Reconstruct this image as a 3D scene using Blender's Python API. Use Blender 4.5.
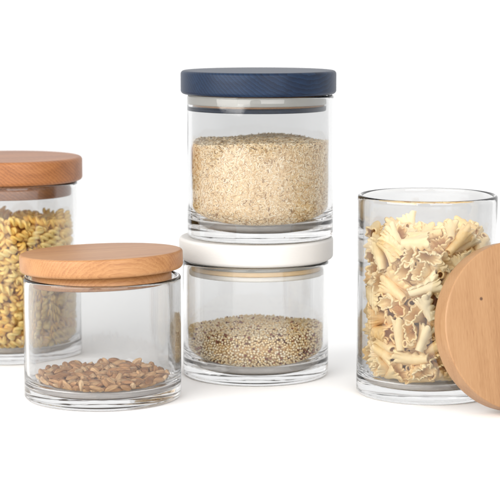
import bpy, bmesh, math, random
import numpy as np
from mathutils import Vector, Matrix, Quaternion

for o in list(bpy.data.objects):
    bpy.data.objects.remove(o)
C = bpy.context.scene.collection
S = bpy.context.scene
PI = math.pi
random.seed(11)
rng = np.random.default_rng(11)

# ------------------------------------------------------------------ camera
cam_data = bpy.data.cameras.new('camera')
cam = bpy.data.objects.new('camera', cam_data)
C.objects.link(cam)
cam.location = (0, 0, .262)
cam.rotation_euler = (math.radians(90 - 7.67), 0, 0)
cam_data.sensor_width = 36
cam_data.lens = 136.8
cam_data.clip_start = .02
cam_data.clip_end = 400
cam_data.dof.use_dof = True
cam_data.dof.focus_distance = 1.235
cam_data.dof.aperture_fstop = 14
S.camera = cam

# ------------------------------------------------------------------ light
S.view_settings.view_transform = 'Standard'
S.view_settings.look = 'None'
S.view_settings.exposure = 0
S.view_settings.gamma = 1
S.cycles.use_denoising = True
S.cycles.max_bounces = 32
S.cycles.transmission_bounces = 28
S.cycles.transparent_max_bounces = 16
S.cycles.glossy_bounces = 12
S.cycles.diffuse_bounces = 8
S.cycles.sample_clamp_indirect = 6
S.cycles.caustics_refractive = True
S.cycles.caustics_reflective = True
S.cycles.blur_glossy = .3

# a white studio: bright all round and overhead, dimmer on the camera's side
W = bpy.data.worlds.new('World')
S.world = W
W.use_nodes = True
nt = W.node_tree
bg = nt.nodes['Background']
tc = nt.nodes.new('ShaderNodeTexCoord')
sx = nt.nodes.new('ShaderNodeSeparateXYZ')
mr = nt.nodes.new('ShaderNodeMapRange')
mr.interpolation_type = 'SMOOTHSTEP'
mr.inputs['From Min'].default_value = -.75
mr.inputs['From Max'].default_value = .1
mr.inputs['To Min'].default_value = .72
mr.inputs['To Max'].default_value = 1.16
nt.links.new(tc.outputs['Generated'], sx.inputs[0])
nt.links.new(sx.outputs['Y'], mr.inputs['Value'])
nt.links.new(mr.outputs[0], bg.inputs['Strength'])
bg.inputs['Color'].default_value = (1, 1, 1, 1)


def area_lamp(name, loc, target, sx_, sy_, power, col=(1, 1, 1)):
    d = bpy.data.lights.new(name, 'AREA')
    d.shape = 'RECTANGLE'
    d.size, d.size_y, d.energy, d.color = sx_, sy_, power, col
    o = bpy.data.objects.new(name, d)
    C.objects.link(o)
    o.location = loc
    o.rotation_euler = (Vector(target) - Vector(loc)).to_track_quat('-Z', 'Y').to_euler()
    return o


area_lamp('window_light', (-1.22, .02, .70), (0, 1.27, .1), 2.0, 1.34, 47, (1, .975, .94))
area_lamp('added_fill_softbox', (.55, -.3, .72), (0, 1.27, .1), 1.2, 1.3, 20, (1, .98, .96))  # fill softbox added at front right to brighten the quinoa


# ------------------------------------------------------------------ materials
def new_mat(name):
    m = bpy.data.materials.new(name)
    m.use_nodes = True
    n = m.node_tree.nodes
    return m, n, m.node_tree.links, n['Principled BSDF']


def node(n, t, **kw):
    x = n.new(t)
    for k, v in kw.items():
        setattr(x, k, v)
    return x


def ramp(n, stops):
    r = n.new('ShaderNodeValToRGB')
    e = r.color_ramp.elements
    while len(e) < len(stops):
        e.new(.5)
    for i, (p, c) in enumerate(stops):
        e[i].position = p
        e[i].color = (*c, 1)
    return r


def wood_mat(name, light, mid, dark, rot=(0, 0, 0), fleck=.5, rough=.42, knot=None, grain=1.0, bands=None, spec=.4):
    m, n, l, b = new_mat(name)
    t = n.new('ShaderNodeTexCoord')
    mp = n.new('ShaderNodeMapping')
    mp.inputs['Rotation'].default_value = rot
    l.new(t.outputs['Object'], mp.inputs['Vector'])
    # long soft figure along local x
    m1 = n.new('ShaderNodeMapping')
    m1.inputs['Scale'].default_value = (5, 60, 60)
    l.new(mp.outputs[0], m1.inputs['Vector'])
    n1 = node(n, 'ShaderNodeTexNoise')
    n1.inputs['Scale'].default_value = 1.6
    n1.inputs['Detail'].default_value = 4
    n1.inputs['Distortion'].default_value = .6
    l.new(m1.outputs[0], n1.inputs['Vector'])
    # year rings
    m2 = n.new('ShaderNodeMapping')
    m2.inputs['Scale'].default_value = (.5, 1, .8)
    m2.inputs['Location'].default_value = (.01, .13, .06)
    l.new(mp.outputs[0], m2.inputs['Vector'])
    wv = node(n, 'ShaderNodeTexWave', wave_type='RINGS', rings_direction='X', wave_profile='SAW')
    wv.inputs['Scale'].default_value = 190
    if bands:
        wv.wave_type = 'BANDS'
        m2.inputs['Rotation'].default_value = bands
        m2.inputs['Scale'].default_value = (1, 1, 1)
        wv.inputs['Scale'].default_value = 150
    wv.inputs['Distortion'].default_value = 3.5
    wv.inputs['Detail'].default_value = 3
    wv.inputs['Detail Scale'].default_value = 1.2
    l.new(m2.outputs[0], wv.inputs['Vector'])
    # fine pores
    m3 = n.new('ShaderNodeMapping')
    m3.inputs['Scale'].default_value = (160, 2300, 2300)
    l.new(mp.outputs[0], m3.inputs['Vector'])
    n3 = n.new('ShaderNodeTexNoise')
    n3.inputs['Scale'].default_value = 1
    n3.inputs['Detail'].default_value = 2
    l.new(m3.outputs[0], n3.inputs['Vector'])
    a = node(n, 'ShaderNodeMath', operation='MULTIPLY_ADD')
    a.inputs[1].default_value = .26 * grain
    l.new(wv.outputs['Fac'], a.inputs[0])
    l.new(n1.outputs['Fac'], a.inputs[2])
    c = node(n, 'ShaderNodeMath', operation='MULTIPLY_ADD')
    c.inputs[1].default_value = fleck
    l.new(n3.outputs['Fac'], c.inputs[0])
    l.new(a.outputs[0], c.inputs[2])
    r = ramp(n, [(.62, light), (.95, mid), (1.35, dark)])
    mrg = n.new('ShaderNodeMapRange')
    mrg.inputs['From Max'].default_value = 1.6
    l.new(c.outputs[0], mrg.inputs['Value'])
    for e, p in zip(r.color_ramp.elements, (.36, .60, .86)):
        e.position = p
    l.new(mrg.outputs[0], r.inputs['Fac'])
    out = r.outputs['Color']
    if knot is not None:
        vd = node(n, 'ShaderNodeVectorMath', operation='DISTANCE')
        vd.inputs[1].default_value = knot
        l.new(t.outputs['Object'], vd.inputs[0])
        kr = n.new('ShaderNodeMapRange')
        kr.inputs['From Min'].default_value = .0007
        kr.inputs['From Max'].default_value = .0014
        kr.inputs['To Min'].default_value = .92
        kr.inputs['To Max'].default_value = 0
        l.new(vd.outputs['Value'], kr.inputs['Value'])
        mx = node(n, 'ShaderNodeMix', data_type='RGBA')
        l.new(kr.outputs[0], mx.inputs[0])
        l.new(out, mx.inputs[6])
        mx.inputs[7].default_value = (.07, .03, .015, 1)
        out = mx.outputs[2]
    l.new(out, b.inputs['Base Color'])
    b.inputs['Roughness'].default_value = rough
    b.inputs['Specular IOR Level'].default_value = spec
    bp = n.new('ShaderNodeBump')
    bp.inputs['Strength'].default_value = .18
    bp.inputs['Distance'].default_value = .0004
    l.new(c.outputs[0], bp.inputs['Height'])
    l.new(bp.outputs[0], b.inputs['Normal'])
    return m


def glass_mat():
    m, n, l, b = new_mat('clear_glass')
    g = b
    g.inputs['Base Color'].default_value = (.77, .772, .772, 1)
    g.inputs['Transmission Weight'].default_value = 1
    g.inputs['Roughness'].default_value = 0
    g.inputs['IOR'].default_value = 1.5
    # the gentle waviness of blown glass
    t = n.new('ShaderNodeTexCoord')
    mp = n.new('ShaderNodeMapping')
    mp.inputs['Scale'].default_value = (30, 30, 9)
    l.new(t.outputs['Object'], mp.inputs['Vector'])
    nz = n.new('ShaderNodeTexNoise')
    nz.inputs['Scale'].default_value = 1.4
    nz.inputs['Detail'].default_value = 2
    l.new(mp.outputs[0], nz.inputs['Vector'])
    bp = n.new('ShaderNodeBump')
    bp.inputs['Strength'].default_value = .2
    bp.inputs['Distance'].default_value = .0014
    l.new(nz.outputs['Fac'], bp.inputs['Height'])
    l.new(bp.outputs[0], g.inputs['Normal'])
    return m


def piece_random(n, l):
    """a number that differs from piece to piece, whether the piece is an object or one loose part of a heap"""
    oi = n.new('ShaderNodeObjectInfo')
    gi = n.new('ShaderNodeNewGeometry')
    a = node(n, 'ShaderNodeMath', operation='ADD')
    l.new(oi.outputs['Random'], a.inputs[0])
    l.new(gi.outputs['Random Per Island'], a.inputs[1])
    f = node(n, 'ShaderNodeMath', operation='FRACT')
    l.new(a.outputs[0], f.inputs[0])
    return f.outputs[0]


def food_mat(name, stops, rough=.5, spec=.35, mottle=None, nscale=900, sss=0, bump=.15, strength=.35, stretch=1):
    m, n, l, b = new_mat(name)
    f = piece_random(n, l)
    r = ramp(n, stops)
    l.new(f, r.inputs['Fac'])
    out = r.outputs['Color']
    t = n.new('ShaderNodeTexCoord')
    nz = n.new('ShaderNodeTexNoise')
    nz.inputs['Scale'].default_value = nscale
    nz.inputs['Detail'].default_value = 3
    ms = n.new('ShaderNodeMapping')
    ms.inputs['Scale'].default_value = (1, 1, stretch)
    l.new(t.outputs['Object'], ms.inputs['Vector'])
    l.new(ms.outputs[0], nz.inputs['Vector'])
    if mottle:
        mk = n.new('ShaderNodeMapRange')
        mk.inputs['From Min'].default_value = .4
        mk.inputs['From Max'].default_value = .75
        mk.inputs['To Max'].default_value = strength
        l.new(nz.outputs['Fac'], mk.inputs['Value'])
        mx = node(n, 'ShaderNodeMix', data_type='RGBA')
        l.new(mk.outputs[0], mx.inputs[0])
        l.new(out, mx.inputs[6])
        mx.inputs[7].default_value = (*mottle, 1)
        out = mx.outputs[2]
    l.new(out, b.inputs['Base Color'])
    b.inputs['Roughness'].default_value = rough
    b.inputs['Specular IOR Level'].default_value = spec
    if sss:
        b.inputs['Subsurface Weight'].default_value = sss
        b.inputs['Subsurface Radius'].default_value = (1, .6, .25)
        b.inputs['Subsurface Scale'].default_value = .0015
    bp = n.new('ShaderNodeBump')
    bp.inputs['Strength'].default_value = bump
    bp.inputs['Distance'].default_value = .0004
    l.new(nz.outputs['Fac'], bp.inputs['Height'])
    l.new(bp.outputs[0], b.inputs['Normal'])
    return m


M = {}
M['glass'] = glass_mat()
M['beech'] = wood_mat('beech_wood', (.42, .222, .092), (.37, .178, .068), (.25, .10, .036), fleck=.75)
M['cherry'] = wood_mat('cherry_wood', (.39, .165, .058), (.30, .115, .037), (.19, .068, .022), grain=1.5, bands=(.3, .9, .2), fleck=.7)
M['pale_beech'] = wood_mat('pale_beech_wood', (.37, .212, .103), (.33, .178, .08), (.24, .115, .045), rot=(0, 0, PI / 2), fleck=.8, knot=(-.0269, .0185, .0165), grain=.5)
M['lightened_beech'] = wood_mat('lightened_beech_wood', (.82, .62, .38), (.76, .54, .31), (.66, .43, .22), fleck=.3, grain=.4)  # beech for the plug band, colour lightened against the shade under the lid
M['navy'] = wood_mat('navy_stained_wood', (.0100, .026, .060), (.0060, .0165, .041), (.0035, .009, .024), rough=.4, spec=.22, grain=2.0, bands=(.2, .75, .5))
m, n, l, b = new_mat('white_painted_wood')
b.inputs['Base Color'].default_value = (.545, .53, .51, 1)
b.inputs['Roughness'].default_value = .5
nz = n.new('ShaderNodeTexNoise')
nz.inputs['Scale'].default_value = 1
nz.inputs['Detail'].default_value = 4
tcw = n.new('ShaderNodeTexCoord')
mpw = n.new('ShaderNodeMapping')
mpw.inputs['Scale'].default_value = (60, 700, 700)
l.new(tcw.outputs['Object'], mpw.inputs['Vector'])
l.new(mpw.outputs[0], nz.inputs['Vector'])
bp = n.new('ShaderNodeBump')
bp.inputs['Strength'].default_value = .22
bp.inputs['Distance'].default_value = .0005
l.new(nz.outputs['Fac'], bp.inputs['Height'])
l.new(bp.outputs[0], b.inputs['Normal'])
M['white'] = m
M['shade_lifted_white'] = m.copy()  # same white paint, made brighter to offset shade on the plug rim
M['shade_lifted_white'].node_tree.nodes['Principled BSDF'].inputs['Base Color'].default_value = (.88, .85, .79, 1)
m, n, l, b = new_mat('clear_silicone')
b.inputs['Base Color'].default_value = (.74, .74, .70, 1)
b.inputs['Roughness'].default_value = .35
b.inputs['Transmission Weight'].default_value = .45
b.inputs['IOR'].default_value = 1.41
M['silicone'] = m
m, n, l, b = new_mat('white_surface')
b.inputs['Base Color'].default_value = (.94, .94, .94, 1)
b.inputs['Roughness'].default_value = .9
b.inputs['Specular IOR Level'].default_value = .1
M['floor'] = m
M['rice'] = food_mat('brown_rice', [(0, (.34, .19, .07)), (.07, (.58, .37, .15)), (.2, (.76, .54, .28)), (.5, (.88, .70, .43)), (.8, (.92, .81, .60)), (1, (.84, .62, .33))], rough=.45)
M['quinoa'] = food_mat('quinoa', [(0, (.84, .58, .27)), (.10, (.93, .72, .40)), (.45, (.96, .80, .52)), (.8, (.97, .88, .68)), (1, (.92, .70, .36))], rough=.5)
for k in ('quinoa',):
    for e in M[k].node_tree.nodes:
        if e.type == 'VALTORGB':
            e.color_ramp.interpolation = 'LINEAR'
M['rice_mass'] = food_mat('rice_mass', [(0, (.80, .60, .34)), (1, (.80, .60, .34))])
M['red_quinoa'] = food_mat('red_quinoa', [(0, (.16, .045, .03)), (.6, (.30, .10, .06)), (1, (.48, .22, .12))])
M['quinoa_mass'] = food_mat('quinoa_mass', [(0, (.84, .62, .34)), (1, (.84, .62, .34))])
M['kernel'] = food_mat('roasted_grain', [(0, (.40, .19, .07)), (.35, (.60, .33, .14)), (.7, (.74, .46, .22)), (1, (.86, .62, .36))], rough=.55, mottle=(.33, .14, .05), nscale=420, strength=.75, bump=.5, stretch=.3)
M['twist'] = food_mat('yellow_pasta', [(0, (.98, .60, .12)), (.4, (.99, .69, .19)), (1, (.99, .79, .32))], rough=.45, mottle=(.95, .70, .30), nscale=240, sss=0)
M['trumpet'] = food_mat('pale_pasta', [(0, (.90, .61, .27)), (.4, (.93, .71, .37)), (1, (.95, .80, .50))], rough=.55, mottle=(.96, .82, .54), nscale=420, sss=0, bump=.35)


# ------------------------------------------------------------------ mesh helpers
def mesh_np(name, V, F, mats, smooth=True):
    """V n x 3, F list of index arrays of one width each (triangles or quads)"""
    me = bpy.data.meshes.new(name)
    V = np.asarray(V, np.float32)
    me.vertices.add(len(V))
    me.vertices.foreach_set('co', V.ravel())
    Fs = [np.asarray(f, np.int32) for f in F if len(f)]
    nl = sum(f.size for f in Fs)
    nf = sum(len(f) for f in Fs)
    me.loops.add(nl)
    me.loops.foreach_set('vertex_index', np.concatenate([f.ravel() for f in Fs]))
    me.polygons.add(nf)
    cnt = np.concatenate([np.full(len(f), f.shape[1], np.int32) for f in Fs])
    start = np.concatenate([[0], np.cumsum(cnt)[:-1]]).astype(np.int32)
    me.polygons.foreach_set('loop_start', start)
    me.polygons.foreach_set('use_smooth', np.full(nf, smooth))
    me.update(calc_edges=True)
    me.validate()
    for mt in mats:
        me.materials.append(mt)
    return me


def lathe(profile, n=128):
    """closed solid of revolution from (r, z) points; r == 0 at either end closes it with a fan"""
    a = np.arange(n) * 2 * PI / n
    V, rings = [], []
    for r, z in profile:
        if r < 1e-7:
            rings.append([len(V)])
            V.append((0, 0, z))
        else:
            rings.append(list(range(len(V), len(V) + n)))
            V += [(r * math.cos(t), r * math.sin(t), z) for t in a]
    T, Q = [], []
    for p, q in zip(rings[:-1], rings[1:]):
        for k in range(n):
            j = (k + 1) % n
            if len(p) == 1:
                T.append((p[0], q[j], q[k]))
            elif len(q) == 1:
                T.append((p[k], p[j], q[0]))
            else:
                Q.append((p[k], p[j], q[j], q[k]))
    return V, T, Q


def arc(cx, cz, r, a0, a1, n=8):
    return [(cx + r * math.cos(a0 + (a1 - a0) * i / n), cz + r * math.sin(a0 + (a1 - a0) * i / n)) for i in range(n + 1)]


def link(name, me, parent=None, loc=(0, 0, 0)):
    o = bpy.data.objects.new(name, me)
    C.objects.link(o)
    o.location = loc
    if parent:
        o.parent = parent
    return o


def tag(o, label=None, cat=None, group=None, kind=None):
    for k, v in (('label', label), ('category', cat), ('group', group), ('kind', kind)):
        if v:
            o[k] = v
    return o


def thing(name, label, cat, loc, rot=(0, 0, 0), group=None):
    o = bpy.data.objects.new(name, None)
    C.objects.link(o)
    o.empty_display_size = .02
    o.location = loc
    o.rotation_euler = rot
    return tag(o, label, cat, group)


def solid(name, profile, mat, parent=None, n=128, loc=(0, 0, 0)):
    V, T, Q = lathe(profile, n)
    return link(name, mesh_np(name, V, [T, Q], [mat]), parent, loc)


# ------------------------------------------------------------------ setting
bm = bmesh.new()
for x, y in ((-1.6, -.6), (1.6, -.6), (1.6, 2.5), (-1.6, 2.5)):
    bm.verts.new((x, y, 0))
bm.faces.new(bm.verts[:])
me = bpy.data.meshes.new('floor')
bm.to_mesh(me)
me.materials.append(M['floor'])
fl = link('floor', me)
tag(fl, 'seamless white surface under the jars', kind='structure')


# ------------------------------------------------------------------ jars
CORNER = .012
WIDE_CORNER = .016


def inner_profile(Ri, zb, top, nc=10, CORNER=CORNER):
    """inside of a jar from the middle of its floor out and up the wall"""
    p = [(0, zb), (Ri * .4, zb), (Ri - CORNER - .002, zb)]
    p += arc(Ri - CORNER, zb + CORNER, CORNER, -PI / 2, 0, nc)
    p += [(Ri, zb + CORNER + .002), (Ri, top)]
    return p


def make_jar(label, x, y, z, R, H, base, wall=.0033, corner=CORNER):
    p = [(0, .0014), (R - .016, .0013), (R - .013, .0009)] + arc(R - .0105, .0015, .0015, -PI * .75, -PI / 2, 4)
    p += [(R - .0045, 0)] + arc(R - .0024, .0024, .0024, -PI / 2, 0, 10)
    p += [(R, .005), (R, H * .5), (R, H - .004)]
    p += arc(R - wall / 2, H - wall / 2, wall / 2, 0, PI, 12)
    p += [(R - wall, H - .004), (R - wall, H * .5)]
    p += list(reversed(inner_profile(R - wall, base, H - .006, 10, corner)))[1:]
    V, T, Q = lathe(p, 160)
    o = link('glass_jar', mesh_np('glass_jar', V, [T, Q], [M['glass']]), loc=(x, y, z + .0002))
    return tag(o, label, 'jar')


WX, WY = .00386, 1.3040
BX, BZ = .0071, .0965
OX, OY = -.0967, 1.2275
RX, RY = .1166, 1.2410
LX, LY = -.1767, 1.3789

make_jar('low glass jar with a little brown roasted grain, in front at lower left', OX, OY, 0, .0515, .0801, .0055)
make_jar('lower glass jar of the stack, holding mixed quinoa under a white lid', WX, WY, 0, .0506, .0800, .0052, corner=WIDE_CORNER)
make_jar('upper glass jar of the stack, more than half full of brown rice', BX, WY, BZ, .0503, .0973, .0054, corner=WIDE_CORNER)
make_jar('tall open glass jar of ruffled pasta with a wooden lid leaning on it', RX, RY, 0, .0459, .1316, .0068)
make_jar('tall glass jar of yellow twisted pasta at left edge, under cherry lid', LX, LY, 0, .0508, .1272, .0060)


# ------------------------------------------------------------------ lids
def disc_profile(R, t, rt, rb):
    return ([(0, 0), (R * .6, 0), (R - rb - .001, 0)] + arc(R - rb, rb, rb, -PI / 2, 0, 8)
            + arc(R - rt, t - rt, rt, 0, PI / 2, 8) + [(R - rt - .001, t), (R * .6, t), (0, t)])


def plug_profile(r, z0, z1, b=.0008):
    return [(0, z0), (r - b - .0005, z0)] + arc(r - b, z0 + b, b, -PI / 2, 0, 4) + [(r, z1), (0, z1)]


def ring_profile(ri, ro, z0, z1, b=.0009):
    p = [(ri, z0)] + arc(ro - b, z0 + b, b, -PI / 2, 0, 5) + arc(ro - b, z1 - b, b, 0, PI / 2, 5) + [(ri, z1), (ri, z0)]
    return p


def finish(lid, mats, R, t, rt, rb, plug_r, bands, ring=None):
    """disc above z = 0; bands (radius, z0, z1, material) make the plug below it"""
    solid('disc', disc_profile(R, t, rt, rb), mats, lid, 160)
    for nm, r, z0, z1, mt in bands:
        solid(nm, plug_profile(r, z0, z1), mt, lid)
    if ring:
        ro, z0, z1 = ring
        solid('sealing_ring', ring_profile(plug_r + .0014, ro, z0, z1), M['silicone'], lid)


# oak-coloured lid, seated a little proud of the rim
lid = thing('wooden_lid', 'flat beech lid on the low front jar, raised a little above the rim', 'jar lid', (OX - .0001, OY, .0837), (math.radians(-2.0), math.radians(-1.1), .35))
finish(lid, M['beech'], .0532, .0122, .0018, .0032, .0452, [('plug', .0455, -.0088, -.0002, M['beech'])])
# cherry lid at the left edge
lid = thing('wooden_lid', 'thick reddish cherry lid on the tall jar at the left edge', 'jar lid', (LX, LY, .1279), (0, 0, .5))
finish(lid, M['cherry'], .0545, .0172, .0026, .0026, .0455, [('plug', .0462, -.0105, -.0002, M['cherry'])])
# white lid between the stacked jars
lid = thing('wooden_lid', 'thick white painted lid between the two stacked jars', 'jar lid', (WX + .0004, WY, .0811), (0, 0, .2))
finish(lid, M['white'], .0533, .0152, .0022, .0028, .0440,
       [('plug', .0452, -.0072, -.0002, M['lightened_beech']), ('plug_rim', .0464, -.0103, -.0074, M['shade_lifted_white'])], ring=(.0466, -.0040, -.0010))
# navy lid on top of the stack
lid = thing('wooden_lid', 'thick navy blue stained lid on top of the stack', 'jar lid', (BX - .0013, WY, .1945), (0, 0, -.35))
finish(lid, M['navy'], .0533, .0160, .0024, .0026, .0440,
       [('plug', .0452, -.0082, -.0002, M['pale_beech']), ('plug_rim', .0464, -.0112, -.0084, M['navy'])], ring=(.0466, -.0068, -.0008))
# loose lid leaning on the open jar
az, al = math.radians(22), math.radians(12)
nv = Vector((math.sin(az) * math.cos(al), -math.cos(az) * math.cos(al), math.sin(al)))
sv = Vector((math.cos(az), math.sin(az), 0))
uv = nv.cross(sv)
lid = thing('wooden_lid', 'round pale wooden lid leaning against the open jar of ruffled pasta', 'jar lid', (0, 0, 0))
lid.matrix_world = Matrix.Translation((.1642, 1.1890, .0535 * math.cos(al) + .0003)) @ Matrix((sv, uv, nv)).transposed().to_4x4()
finish(lid, M['pale_beech'], .0535, .0165, .0009, .0022, .0440, [('plug', .0448, -.0092, -.0002, M['pale_beech'])], ring=(.0466, -.0062, -.0028))


# ------------------------------------------------------------------ loose grains (too many to count)
def ellipsoid(nl, na):
    V = [(0, 0, -1)]
    for i in range(1, nl):
        a = -PI / 2 + PI * i / nl
        V += [(math.cos(a) * math.cos(2 * PI * k / na), math.cos(a) * math.sin(2 * PI * k / na), math.sin(a)) for k in range(na)]
    V.append((0, 0, 1))
    T, Q = [], []
    for k in range(na):
        j = (k + 1) % na
        T.append((0, 1 + j, 1 + k))
        e = 1 + (nl - 2) * na
        T.append((e + k, e + j, len(V) - 1))
        for i in range(nl - 2):
            s = 1 + i * na
            Q.append((s + k, s + j, s + na + j, s + na + k))
    return np.array(V), np.array(T), np.array(Q)


def scatter(Ri, zb, ztop, layers, density, flat, half, spread, seed):
    """centres and rotation frames of grains lying along the inside of a jar and over the heap's top; ztop(x, y) is its height"""
    g = np.random.default_rng(seed)
    P, N = [], []
    for off in layers:
        prof = inner_profile(Ri - off, zb + off, .2, 8, WIDE_CORNER)
        for (r0, z0), (r1, z1) in zip(prof[:-1], prof[1:]):
            if z0 > .1:
                break
            z1c = min(z1, .09)
            ln = math.hypot(r1 - r0, z1c - z0)
            k = int(density * ln * PI * (r0 + r1))
            t = g.random(k)
            if r0 < r1 - 1e-6:
                t = (np.sqrt(r0 * r0 + t * (r1 * r1 - r0 * r0)) - r0) / (r1 - r0)
            th = g.random(k) * 2 * PI
            r = r0 + t * (r1 - r0)
            z = z0 + t * (z1c - z0)
            dr, dz = (r1 - r0) / max(ln, 1e-9), (z1c - z0) / max(ln, 1e-9)
            x, y = r * np.cos(th), r * np.sin(th)
            keep = z < ztop(x, y) - half * .3
            P.append(np.stack([x, y, z], 1)[keep])
            N.append(np.stack([dz * np.cos(th), dz * np.sin(th), np.full(k, -dr)], 1)[keep])
        k = int(density * PI * Ri ** 2 * 1.15)
        r = np.sqrt(g.random(k)) * (Ri - .0006)
        th = g.random(k) * 2 * PI
        x, y = r * np.cos(th), r * np.sin(th)
        z = ztop(x, y) - off + g.normal(0, .0004, k)
        P.append(np.stack([x, y, z], 1))
        N.append(np.tile([0, 0, 1.], (k, 1)))
    P, N = np.concatenate(P), np.concatenate(N)
    k = len(P)
    N = N + g.normal(0, spread, (k, 3))
    N /= np.linalg.norm(N, axis=1)[:, None]
    A = g.normal(0, 1, (k, 3))
    A -= (A * N).sum(1)[:, None] * N
    A /= np.linalg.norm(A, axis=1)[:, None]
    B = np.cross(N, A)
    # keep every grain inside the glass
    rr = np.hypot(P[:, 0], P[:, 1])
    ext = np.abs((A[:, 0] * P[:, 0] + A[:, 1] * P[:, 1]) / np.maximum(rr, 1e-6)) * flat
    lim = Ri - .0005 - ext
    s = np.minimum(1, lim / np.maximum(rr, 1e-6))
    P[:, 0] *= s
    P[:, 1] *= s
    return P, A, B, N


def space_out(P, dist):
    """indices of points no two of which lie closer than dist"""
    seen, keep = {}, []
    d2 = dist * dist
    for i, p in enumerate(P.tolist()):
        c = (int(p[0] // dist), int(p[1] // dist), int(p[2] // dist))
        ok = True
        for a in (-1, 0, 1):
            for b in (-1, 0, 1):
                for e in (-1, 0, 1):
                    for q in seen.get((c[0] + a, c[1] + b, c[2] + e), ()):
                        if (q[0] - p[0]) ** 2 + (q[1] - p[1]) ** 2 + (q[2] - p[2]) ** 2 < d2:
                            ok = False
        if ok:
            seen.setdefault(c, []).append(p)
            keep.append(i)
    return np.array(keep)


def grain_mesh(name, P, A, B, N, dims, mat, core_mat, core, nl=5, na=6, jit=.15):
    V, T, Q = ellipsoid(nl, na)
    k, nv_ = len(P), len(V)
    sc = (1 + rng.normal(0, jit, (k, 3))).clip(.6, 1.5) * np.array(dims)
    W_ = (P[:, None, :] + V[None, :, 2:3] * (A * sc[:, 0:1])[:, None, :] + V[None, :, 0:1] * (B * sc[:, 1:2])[:, None, :]
          + V[None, :, 1:2] * (N * sc[:, 2:3])[:, None, :]).reshape(-1, 3)
    off = (np.arange(k) * nv_)[:, None, None]
    TT = (T[None] + off).reshape(-1, 3)
    QQ = (Q[None] + off).reshape(-1, 4)
    cv, ct, cq = lathe(core, 64)
    b0 = len(W_)
    W_ = np.concatenate([W_, np.array(cv)])
    TT = np.concatenate([TT, np.array(ct) + b0])
    QQ = np.concatenate([QQ, np.array(cq) + b0])
    me = mesh_np(name, W_, [TT, QQ], [mat, core_mat])
    ix = np.zeros(len(TT) + len(QQ), np.int32)
    nt_ = len(ct)
    ix[len(TT) - nt_:len(TT)] = 1
    ix[len(ix) - len(cq):] = 1
    me.polygons.foreach_set('material_index', ix)
    return me


def core_profile(Ri, zb, top, inset):
    p = [q for q in inner_profile(Ri - inset, zb + inset, top - inset * 1.6, 10, WIDE_CORNER)]
    return p + [(Ri * .5, top - inset * 1.6), (0, top - inset * 1.6)]


def rice_top(x, y):
    return .0664 + .0012 * np.sin(x * 70 + 1) + .0010 * np.cos(y * 90 + x * 40)


P, A, B, N = scatter(.0470, .0054, rice_top, (.0007, .0014), 740000, .0013, .0013, .22, 3)
me = grain_mesh('brown_rice', P, A, B, N, (.00138, .00043, .00042), M['rice'], M['rice_mass'], core_profile(.0470, .0054, .0644, .0010))
o = link('brown_rice', me, loc=(BX, WY, BZ + .0004))
tag(o, 'pale brown short rice filling over half of the upper stacked jar', 'rice', kind='stuff')


def quinoa_top(x, y):
    return .0335 + .022 * x + .0007 * np.sin(x * 95 + 2) + .0009 * np.cos(y * 80)


P, A, B, N = scatter(.0470, .0052, quinoa_top, (.0009, .0023), 1500000, .0009, .0009, .3, 8)
keep = space_out(P, .00148)
P, A, B, N = P[keep], A[keep], B[keep], N[keep]
me = grain_mesh('mixed_quinoa', P, A, B, N, (.00088, .00088, .00076), M['quinoa'], M['quinoa_mass'], core_profile(.0466, .0060, .0310, .0024), 5, 7, .1)
drift = np.sin(P[:, 0] * 210 + 1) * np.sin(P[:, 2] * 330 + P[:, 0] * 60) + .7 * np.sin(P[:, 1] * 260 + P[:, 2] * 150)
dark = np.random.default_rng(4).random(len(P)) < (.05 + .34 * np.clip(drift - .15, 0, 1) * (.4 + .6 * (P[:, 2] < .024)))
me.materials.append(M['red_quinoa'])
ix = np.zeros(len(me.polygons), np.int32)
me.polygons.foreach_get('material_index', ix)
nt_, nq_ = 14, 21
k = len(P)
tt = np.repeat(dark, nt_)
ix[:len(tt)][tt] = 2
q0 = int((np.array([len(p.vertices) for p in me.polygons]) == 3).sum())
tq = np.repeat(dark, nq_)
ix[q0:q0 + len(tq)][tq] = 2
me.polygons.foreach_set('material_index', ix)
o = link('mixed_quinoa', me, loc=(WX, WY, .0004))
tag(o, 'round cream quinoa mixed with dark red seeds in the lower stacked jar', 'quinoa', kind='stuff')


# ------------------------------------------------------------------ countable pieces
def unpack(s):
    # seven whole numbers a piece: x, y, z in tenths of a millimetre, then its turn as a quaternion times 200
    a = np.array(s, float).reshape(-1, 7)
    return a[:, :3] * 1e-4, a[:, 3:] / 200.


def twist_mesh(v, lo=False):
    """a short two-strand twist"""
    g = random.Random(40 + v)
    nu, na = (22, 12) if lo else (44, 24)
    L, turns, ra, d = .0178 * g.uniform(.82, 1.08), g.uniform(1.5, 1.85), .00180, .00160
    bend = g.uniform(-.0011, .0011)
    V = []
    for i in range(nu + 1):
        s = i / nu
        z = (s - .5) * L
        e = min(1, .62 + .38 * math.sqrt(max(0, 1 - (abs(2 * s - 1)) ** 14)))
        tw = s * turns * 2 * PI
        bx = bend * (1 - (2 * s - 1) ** 2)
        for k in range(na):
            f = 2 * PI * k / na
            rr = (d * abs(math.cos(f)) + math.sqrt(max(0, ra * ra - (d * math.sin(f)) ** 2))) * e
            V.append((rr * math.cos(f + tw) + bx, rr * math.sin(f + tw), z))
    V += [(0, 0, -L / 2), (0, 0, L / 2)]
    T, Q = [], []
    for k in range(na):
        j = (k + 1) % na
        T += [(len(V) - 2, j, k), (len(V) - 1, nu * na + k, nu * na + j)]
        for i in range(nu):
            Q.append((i * na + k, i * na + j, (i + 1) * na + j, (i + 1) * na + k))
    return np.array(V), np.array(T), np.array(Q)


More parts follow.
